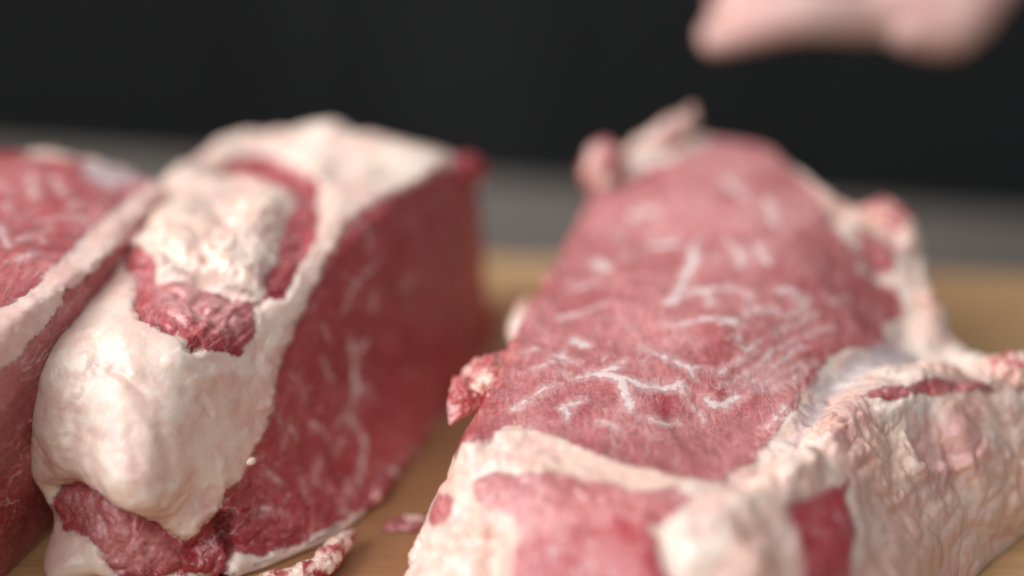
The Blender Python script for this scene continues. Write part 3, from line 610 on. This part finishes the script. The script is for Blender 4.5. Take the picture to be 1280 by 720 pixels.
LEFT_BLOCK = {
  'wide': 0.2,
  'soft': None,
  'levels': [
    [[-0.1933,0.0346,0.0],[-0.1765,0.0388,0.0],[-0.1642,0.0386,0.0],[-0.1484,0.0333,0.0],[-0.1303,0.026,0.0],[-0.1149,0.013,0.0],[-0.1127,0.0026,0.0],[-0.1231,-0.0235,0.0],[-0.1291,-0.0479,0.0],[-0.1351,-0.0672,0.0],[-0.141,-0.0855,0.0],[-0.1467,-0.1028,0.0],[-0.1542,-0.1278,0.0],[-0.1589,-0.1521,0.0],[-0.1905,-0.131,0.0],[-0.2202,-0.0643,0.0],[-0.2255,-0.001,0.0]],
    [[-0.1939,0.0344,0.0098],[-0.1769,0.0385,0.01],[-0.1644,0.0384,0.0101],[-0.1486,0.033,0.01],[-0.1306,0.0259,0.0098],[-0.1152,0.0133,0.0097],[-0.1124,0.003,0.0095],[-0.1215,-0.0227,0.0094],[-0.1272,-0.0482,0.0092],[-0.1335,-0.0682,0.0091],[-0.1397,-0.0867,0.009],[-0.1457,-0.1039,0.0089],[-0.1534,-0.1285,0.0086],[-0.1589,-0.1519,0.0086],[-0.1899,-0.1311,0.0089],[-0.2201,-0.0648,0.0092],[-0.2254,-0.0012,0.0096]],
    [[-0.1947,0.0331,0.0312],[-0.1774,0.0368,0.0315],[-0.1646,0.0367,0.0319],[-0.149,0.0314,0.0315],[-0.1317,0.0248,0.0312],[-0.1164,0.0129,0.0308],[-0.1123,0.003,0.03],[-0.1191,-0.0215,0.0296],[-0.1242,-0.0486,0.0293],[-0.1307,-0.0696,0.0289],[-0.1373,-0.0884,0.0285],[-0.1439,-0.1054,0.0281],[-0.1518,-0.1289,0.0274],[-0.159,-0.1502,0.0274],[-0.1883,-0.1305,0.0281],[-0.2189,-0.0654,0.0293],[-0.2241,-0.002,0.0304]],
    [[-0.1943,0.0297,0.0541],[-0.1772,0.0329,0.0548],[-0.1645,0.0327,0.0554],[-0.1496,0.0274,0.0548],[-0.1336,0.0213,0.0541],[-0.119,0.0107,0.0535],[-0.1139,0.0014,0.0521],[-0.1186,-0.0212,0.0515],[-0.1232,-0.0485,0.0508],[-0.1292,-0.0694,0.0502],[-0.1356,-0.0881,0.0495],[-0.1423,-0.1048,0.0488],[-0.1501,-0.1272,0.0475],[-0.159,-0.1462,0.0475],[-0.1859,-0.1276,0.0488],[-0.2155,-0.0652,0.0508],[-0.2207,-0.004,0.0528]],
    [[-0.1933,0.0258,0.0722],[-0.1766,0.0284,0.073],[-0.1642,0.0282,0.0739],[-0.1501,0.0228,0.073],[-0.1355,0.0173,0.0722],[-0.1219,0.0078,0.0713],[-0.1162,-0.0008,0.0695],[-0.1195,-0.0217,0.0686],[-0.1237,-0.0479,0.0678],[-0.1289,-0.0682,0.0669],[-0.1348,-0.0865,0.066],[-0.1414,-0.1029,0.0651],[-0.1489,-0.1244,0.0634],[-0.1589,-0.1416,0.0634],[-0.1835,-0.124,0.0651],[-0.2115,-0.0644,0.0678],[-0.2168,-0.0062,0.0704]],
    [[-0.1926,0.0235,0.082],[-0.1761,0.0257,0.083],[-0.164,0.0254,0.084],[-0.1505,0.02,0.083],[-0.1366,0.0148,0.082],[-0.1236,0.006,0.081],[-0.1176,-0.0022,0.079],[-0.1202,-0.022,0.078],[-0.1243,-0.0476,0.077],[-0.129,-0.0673,0.076],[-0.1345,-0.0854,0.075],[-0.141,-0.1016,0.074],[-0.1483,-0.1225,0.072],[-0.1588,-0.1389,0.072],[-0.1821,-0.1218,0.074],[-0.2091,-0.0638,0.077],[-0.2144,-0.0076,0.08]]],
  'axes': [
    [1.0,0.0,0.0],
    [0.0,1.0,0.0],
    [0.0,0.0,1.0]],
  'inner': [
    [-0.1549,-0.0262,0.082],
    [-0.1717,-0.0515,0.082],
    [-0.1512,-0.0715,0.078],
    [-0.1386,-0.0194,0.082]],
  'regions': [
    ["lean_meat",[[0.532,0.0928],[0.4642,0.127],[0.3856,0.1633],[0.375,0.2056],[0.3586,0.2823],[0.3275,0.3085],[0.2522,0.3764],[0.22,0.449],[0.1492,0.4184],[0.1295,0.3929],[-0.0199,0.3888],[-0.1171,0.3507],[-0.2418,0.3011],[-0.3151,0.2382],[-0.3527,0.1873],[-0.367,0.1397],[-0.3643,-0.0168],[-0.3941,-0.1587],[-0.3415,-0.3364],[0.1146,-0.5128],[0.3584,-0.2522],[0.475,0.0]]],
    ["lean_side",[[-0.556,0.169],[-0.5373,0.2413],[-0.4408,0.3134],[-0.3035,0.3886],[-0.1675,0.4652],[-0.0132,0.509],[0.1168,0.485],[0.1997,0.8981],[-0.3263,0.9135],[-0.7998,0.5488],[-0.856,0.4562],[-0.8584,0.4518],[-0.9636,0.2272],[-0.9856,-0.0936],[-0.9408,-0.3082],[-0.704,-0.2587],[-0.5951,-0.0041]]]],
  'veins': [
    [[[0.2916,0.1527],[0.1534,0.1631]],[0.54,0.65]],
    [[[0.2568,0.215],[0.1363,0.2304]],[0.67,0.52]],
    [[[0.0316,0.1743],[0.018,0.2602],[-0.0112,0.343]],[0.38,0.64,0.26]],
    [[[0.037,0.0684],[-0.0892,0.137]],[0.75,0.74]],
    [[[0.1514,0.0898],[0.1177,0.1044]],[0.65,0.64]],
    [[[-0.068,0.163],[-0.0225,0.228]],[0.25,0.38]],
    [[[0.275,0.3003],[0.1604,0.3417]],[0.41,0.53]],
    [[[0.0645,0.2454],[0.1064,0.2577]],[0.39,0.39]],
    [[[0.2701,0.0783],[0.1909,0.1024]],[0.54,0.39]],
    [[[-0.1837,0.17],[-0.1694,0.2423]],[0.24,0.24]]],
  'red': [
    ],
  'silver': [
    [[0.3376,0.2899],[0.288,0.3842],[0.2069,0.4426],[0.1743,0.3438],[0.2217,0.293]]],
  'film': [
    ],
  'sculpt': [
    [[[0.1505,0.4558],[-0.131,0.4517],[-0.3576,0.2881],[-0.4213,0.1452]],4,1.0]],
}

# ---------------------------------------------------------------- setting: dark wall, grey table
def wall_tone(k):
    t = NT('wall_shade_tone')
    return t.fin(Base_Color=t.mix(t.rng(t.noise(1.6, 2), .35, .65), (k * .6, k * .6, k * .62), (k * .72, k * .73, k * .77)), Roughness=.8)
t = NT('grey_table_top')
g = t.noise(6, 5, .6, co=t.mapped((0, 0, math.radians(-10)), (1, 9, 1)))
table_m = t.fin(Base_Color=t.mix(t.rng(g, .3, .7), (.158, .138, .120), (.105, .088, .076)), Roughness=.55, Normal=t.bump(g, .001))

def box_bm(bm, lo, hi, bevel=0, seg=3):
    r = bmesh.ops.create_cube(bm, size=1)
    bmesh.ops.scale(bm, vec=[h - l for l, h in zip(lo, hi)], verts=r['verts'])
    bmesh.ops.translate(bm, vec=[(h + l) / 2 for l, h in zip(lo, hi)], verts=r['verts'])
    if bevel: bmesh.ops.bevel(bm, geom=list({e for v in r['verts'] for e in v.link_edges}), offset=bevel, segments=seg, affect='EDGES', profile=.5)
def bm_obj(name, bm, mat, parent=None, smooth=False):
    me = bpy.data.meshes.new(name); bm.to_mesh(me); bm.free(); me.materials.append(mat)
    if smooth: me.polygons.foreach_set('use_smooth', np.ones(len(me.polygons), bool))
    return link(name, me, parent)

bm = bmesh.new(); box_bm(bm, (-2.2, 1.32, -.9), (2.2, 1.36, 2.2))
wall = bm_obj('wall', bm, wall_tone(.006)); wall['kind'] = 'structure'
for x0, x1, k in ((-2.0, -.98, .003), (-.98, -.34, .003), (-.34, -.17, .0075), (-.17, .06, .0150), (.06, .36, .0105), (.36, .80, .0115), (.80, 2.0, .0105)):  # added panels: stepped tones paint the soft light gradient along the wall
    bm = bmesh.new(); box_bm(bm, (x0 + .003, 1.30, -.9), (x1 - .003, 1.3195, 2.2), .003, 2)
    bm_obj('shade_panel', bm, wall_tone(k), wall)

bm = bmesh.new(); box_bm(bm, (-.9, -.95, -.035), (.9, 0, 0), .004, 3)
table = bm_obj('table', bm, table_m)
table.location = (0.0, 0.283, -.030); table.rotation_euler = (0, 0, math.radians(-9.9))
table['label'] = 'grey table top stretching behind the cutting board, out of focus'; table['category'] = 'table'

# ---------------------------------------------------------------- cutting board
t = NT('oiled_board_wood')
c1 = t.warp(t.mapped((0, 0, 0), (1, 14, 14)), 3, .25)
g1 = t.noise(7, 6, .6, co=c1); g2 = t.noise(60, 4, .6, co=t.mapped((0, 0, 0), (1, 22, 22)))
fine = t.noise(260, 3, .6, co=t.mapped((0, 0, 0), (1, 16, 16)))
wc = t.mix(t.rng(g1, .30, .70), (.68, .42, .21), (.57, .32, .145))
wc = t.mix(t.mul(t.rng(g2, .47, .72), .75), wc, (.31, .145, .058))
wc = t.mix(t.mul(t.rng(fine, .55, .8), .35), wc, (.24, .10, .04))
wc = t.mix(t.mul(t.rng(t.noise(16, 3), .5, .75), .35), wc, (.58, .35, .18))
st = t.attr('juice_shade'); stain_shade = t.rng(t.add(st, t.mul(t.add(t.noise(45, 4, .6), -.5), .9)), .15, .60)
wc = t.mix(t.mul(stain_shade, .75), wc, (.24, .080, .026))  # shade between the blocks painted into the wood, with some meat juices
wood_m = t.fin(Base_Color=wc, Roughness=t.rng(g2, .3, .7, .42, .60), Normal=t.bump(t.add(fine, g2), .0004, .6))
bm = bmesh.new(); box_bm(bm, (-.36, -.36, -.0296), (.34, 0, -.0006), .004, 4)
board = bm_obj('cutting_board', bm, wood_m, smooth=False)
board.location = (0, .118, 0); board.rotation_euler = (0, 0, math.radians(-5))
# the worn top, a finer sheet whose map paints the gap's shade, plus soaked-in meat juices
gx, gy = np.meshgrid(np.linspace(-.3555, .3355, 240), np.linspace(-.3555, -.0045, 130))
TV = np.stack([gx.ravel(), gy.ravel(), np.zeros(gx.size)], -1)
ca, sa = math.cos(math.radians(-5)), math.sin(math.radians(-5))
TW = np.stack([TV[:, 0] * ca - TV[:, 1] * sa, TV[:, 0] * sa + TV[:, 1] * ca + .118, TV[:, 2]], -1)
juice_shade = 1 - sstep(line_distance(TW, np.array([(-.085, -.150, 0), (-.055, -.112, 0), (-.036, -.080, 0), (-.016, -.035, 0), (.004, .020, 0), (.012, .055, 0)]), pad=.09), .006, .040)
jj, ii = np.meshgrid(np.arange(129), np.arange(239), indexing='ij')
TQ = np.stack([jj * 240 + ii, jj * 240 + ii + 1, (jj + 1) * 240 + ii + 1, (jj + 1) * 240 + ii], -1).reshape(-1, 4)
link('board_top', raw_mesh('board_top', TV, TQ, wood_m, dict(juice_shade=juice_shade)), board)
board['label'] = 'light brown wooden cutting board lying under the raw beef'; board['category'] = 'cutting board'

# ---------------------------------------------------------------- the three blocks of beef
def billow(p, freq, octaves=3, gain=.5, seed=0):
    """puffy lumps parted by creases"""
    s, a = 0, 1.0
    for o in range(octaves):
        s = s + a * (np.sqrt(np.abs(perlin(p, freq * 2.1 ** o, seed + o * 5)) + .004) * 1.6 - .7); a *= gain
    return s

def right_shape(P, N, lean, lump, vein):
    f = sstep(-lean, -.0008, .003); low = fbm(P, 28, 3, .5, 1)
    side = f * sstep(-lean, .001, .010)
    wp = P + .007 * np.stack([fbm(P, 45, 2, .5, 51), fbm(P, 45, 2, .5, 52), fbm(P, 45, 2, .5, 53)], -1)
    crag = sstep(fbm(P, 30, 2, .5, 54), -.12, .30)
    gnarl = billow(wp, 44, 2, .45, 5) * .0026 + crag * (billow(wp, 120, 3, .55, 6) * .0019)
    leaf = fbm(P, 110, 3, .5, 9) * .0006
    return low * .0018 + side * gnarl + f * fbm(P, 160, 3, .55, 7) * .0007 + (1 - f) * leaf + f * .0002
def middle_shape(P, N, lean, lump, vein):
    f = sstep(-lean, -.0008, .002); low = fbm(P, 26, 3, .5, 61)
    lu = sstep(lump, -.0010, .0060)
    crumb = billow(P, 48, 4, .58, 66) * .0030 + fbm(P, 300, 3, .55, 67) * .0005
    smooth = fbm(P, 55, 2, .5, 63) * .0013 + billow(P + .006 * np.stack([fbm(P, 50, 2, .5, 72), fbm(P, 50, 2, .5, 73), fbm(P, 50, 2, .5, 74)], -1), 38, 3, .45, 64) * .0007 + fbm(P, 260, 2, .5, 65) * .00014
    top = sstep(N[:, 2], .25, .6) + sstep(-N[:, 1], .5, .8)
    rough_lean = (fbm(P, 190, 3, .55, 68) * .0007 + np.maximum(billow(P + .004 * np.stack([fbm(P, 90, 2, .5, 75), fbm(P, 90, 2, .5, 76), fbm(P, 90, 2, .5, 77)], -1), 130, 2, .5, 69), -.45) * .0016)
    face = sstep(N[:, 0], .45, .75)
    return low * .0020 + f * (1 - lu) * smooth + f * .0010 + lu * (.0030 + crumb * (.5 + .9 * sstep(fbm(P, 60, 2, .5, 71), -.2, .4))) \
        + (1 - f) * (1 - lu) * (np.where(face > .5, fbm(P, 130, 3, .55, 70) * .00035, rough_lean - .0004))
def left_shape(P, N, lean, lump, vein):
    f = sstep(-lean, -.0008, .003)
    return fbm(P, 30, 3, .5, 81) * .0018 + f * fbm(P, 90, 3, .5, 82) * .0008 + (1 - f) * (fbm(P, 130, 4, .6, 83) * .0007 + ridged(P * [1, .5, 1], 120, 2, .5, 84) * .0004)

right = root('beef_block', (.09, -.05, 0), 'pale pink raw beef block lying flat with marbled cut face up, at the right', 'raw beef', 'blocks of raw beef on the board')
block(right, RIGHT_BLOCK, M_RIGHT, 960, 110, 190, right_shape, None, 'fat_rim')
middle = root('beef_block', (-.075, -.03, 0), 'raw beef block with thick white fat cap and dark red cut side, between two others', 'raw beef', 'blocks of raw beef on the board')
block(middle, MIDDLE_BLOCK, M_MID, 900, 150, 150, middle_shape, None, 'fat_cap')
left = root('beef_block', (-.19, -.03, 0), 'raw beef block partly out of frame with narrow fat band, leftmost of the three', 'raw beef', 'blocks of raw beef on the board')
block(left, LEFT_BLOCK, M_LEFT, 560, 70, 110, left_shape, None, 'fat_band')

# ragged bits that hang on the right-hand block
def bit(name, parent, *a, mat=M_RIGHT, **k):
    return link(name, lump_mesh(name, *a, mat, home=tuple(parent.location), **k), parent)
bit('torn_flap', right, [(-.0185, -.0885, .0385), (-.0135, -.0805, .0435), (-.0065, -.0735, .0468), (.006, -.062, .0505)], [.0020, .0064, .0075, .0065], rough=.26, freq=170, flat=.5, fat=-.6, red=.5, seed=5, nu=110, nv=110)
bit('meat_tag', right, [(.0335, .031, .062), (.0335, .036, .072), (.0345, .041, .081)], [.0070, .0075, .006], rough=.14, fat=-.2, red=.35, seed=8)
bit('meat_tag', right, [(.0470, .050, .074), (.0580, .050, .080), (.0652, .0545, .083), (.0676, .058, .088)], [.0042, .0046, .0036, .0024], rough=.2, fat=.3, red=.12, seed=11, fatvar=1.2)
bit('fat_tag', right, [(.002, -.043, .038), (.003, -.030, .041), (.005, -.016, .044)], [.003, .004, .003], rough=.15, fat=4, seed=13, fatvar=1)
bit('fat_tag', right, [(.148, -.055, .040), (.1546, -.0625, .0415), (.164, -.060, .041)], [.004, .0055, .006], rough=.24, fat=1.2, red=.2, seed=15, nu=100, nv=90)
bit('meat_tag', right, [(.118, .006, .065), (.130, .004, .064), (.137, -.010, .058)], [.005, .007, .006], rough=.16, fat=.3, red=.15, seed=18)
bit('fat_crumb', middle, [(-.0775, -.0990, .0315), (-.0752, -.0972, .0322)], [.0009, .0011], mat=M_MID, rough=.2, freq=500, fat=5, seed=20, nu=24, nv=24)
bit('meat_tag', middle, [(-.024, .020, .072), (-.017, .030, .073), (-.010, .038, .068)], [.003, .005, .0045], mat=M_MID, rough=.2, fat=-3, red=.8, seed=24)
bit('fat_strip', middle, [(-.078, -.118, .003), (-.0583, -.1138, .004), (-.0525, -.1045, .0052), (-.0475, -.0945, .0048)], [.003, .0034, .0030, .0026], mat=M_MID, rough=.25, fat=.1, seed=22, nu=90, nv=110)

# ---------------------------------------------------------------- trimmings lying on the board
def scrap(label, spine, radii, **k):
    c = np.mean(np.array(spine), 0); c[2] = 0
    o = link('meat_scrap', lump_mesh('meat_scrap', spine, radii, M_SCRAP, home=tuple(c), **k)); o.location = tuple(c)
    o['label'] = label; o['category'] = 'meat scrap'; o['group'] = 'trimmings on the board'
scrap('dark red meat scrap on the board against the foot of the middle beef block', [(-.0475, -.0800, .0015), (-.0445, -.0725, .0025), (-.0405, -.0590, .0025), (-.038, -.051, .001)], [.0018, .0032, .0030, .0016], rough=.25, flat=.7, fat=-1.2, red=.6, seed=31)
scrap('thin purplish film of meat stuck flat on the open board between the blocks', [(-.0405, -.0885, .0004), (-.0370, -.0865, .0006), (-.0310, -.0845, .0006), (-.027, -.080, .0004)], [.0018, .0030, .0034, .002], rough=.3, flat=.16, fat=-.6, seed=33)
scrap('pale pink speck of meat farther back in the shade between the blocks', [(-.0385, -.0385, .0008), (-.0335, -.0365, .0010), (-.030, -.034, .0005)], [.0016, .0022, .0014], rough=.25, flat=.4, fat=.4, seed=35)

# ---------------------------------------------------------------- hand
t = NT('skin')
sk = t.mix(t.rng(t.noise(45, 3), .35, .7), (.84, .57, .51), (.78, .42, .38))
skin_m = t.fin(Base_Color=sk, Roughness=.45, Subsurface_Weight=.25, Subsurface_Radius=(1, .4, .25), Subsurface_Scale=.003, Normal=t.bump(t.noise(500, 3), .0003))
t = NT('nail'); nail_m = t.fin(Base_Color=(.70, .42, .37), Roughness=.25)
hand = root('hand', (.19, .14, .095), 'bare hand held above the right beef block, fingers loosely curled, out of focus', 'hand')
home = Vector(hand.location); lift = Vector((-.006, 0, .0150))
bm = bmesh.new()
def limb(pts, rad):
    pts = np.array(pts, float); n = 14 * (len(pts) - 1)
    tt = np.linspace(0, len(pts) - 1, n + 1); c = cubic(pts, tt, False); r = np.interp(tt, np.arange(len(rad)), rad)
    for p, q in zip(c, r):
        bmesh.ops.create_icosphere(bm, subdivisions=2, radius=q, matrix=Matrix.Translation(Vector(p) - home + lift))
fingers = [  # knuckle, middle joint, end joint, tip ; radii
 ([(.150, .122, .090), (.124, .112, .0925), (.104, .109, .0895), (.0895, .110, .0850)], [.0108, .0100, .0094, .0082]),
 ([(.158, .142, .110), (.122, .126, .1055), (.105, .124, .1000), (.0945, .125, .0925)], [.0108, .0098, .0088, .0075]),
 ([(.160, .158, .117), (.122, .147, .124), (.099, .146, .119), (.0935, .147, .107)], [.0110, .0100, .0090, .0078]),
 ([(.165, .174, .128), (.132, .164, .136), (.111, .163, .132), (.0985, .164, .122)], [.0112, .0100, .0090, .0078]),
 ([(.198, .176, .108), (.172, .178, .090), (.148, .172, .086), (.126, .166, .089)], [.0150, .0125, .0110, .0085])]
for p, r in fingers: limb(p, r)
for k in range(4):
    limb([fingers[k][0][0], (.1930 + .003 * k, .134 + .014 * k, .0960 + .010 * k), (.216 + .002 * k, .148 + .010 * k, .118 + .008 * k)], [.0110, .0155, .0160])
limb([(.168, .120, .0865), (.186, .126, .0865), (.200, .138, .098), (.214, .150, .122)], [.0105, .0150, .0155, .0150])
limb([(.216, .156, .122), (.230, .172, .155), (.262, .200, .215), (.310, .235, .300)], [.0200, .0225, .0290, .0370])
me = bpy.data.meshes.new('hand_skin'); bm.to_mesh(me); bm.free()
tmp = link('hand_skin', me)
md = tmp.modifiers.new('r', 'REMESH'); md.mode = 'VOXEL'; md.voxel_size = .0013; md.use_smooth_shade = True
md = tmp.modifiers.new('s', 'SMOOTH'); md.iterations = 6; md.factor = .5
dg = bpy.context.evaluated_depsgraph_get()
me2 = bpy.data.meshes.new_from_object(tmp.evaluated_get(dg)); bpy.data.objects.remove(tmp)
me2.materials.clear(); me2.materials.append(skin_m); me2.polygons.foreach_set('use_smooth', np.ones(len(me2.polygons), bool))
link('hand_body', me2, hand)
for p, r in fingers:
    a, b = Vector(p[2]), Vector(p[3]); ax = (b - a).normalized()
    out = (Vector((0, -.25, 1)) - ax * ax.dot(Vector((0, -.25, 1)))).normalized(); sd = ax.cross(out)
    bm = bmesh.new()
    bmesh.ops.create_uvsphere(bm, u_segments=16, v_segments=10, radius=1)
    c = b + out * (r[-1] * .72) - ax * .001 - home + lift
    Mx = Matrix(((ax.x, sd.x, out.x, c.x), (ax.y, sd.y, out.y, c.y), (ax.z, sd.z, out.z, c.z), (0, 0, 0, 1))) @ Matrix.Diagonal((.0058, .0050, .0024, 1))
    bmesh.ops.transform(bm, matrix=Mx, verts=bm.verts)
    bm_obj('fingernail', bm, nail_m, hand, True)
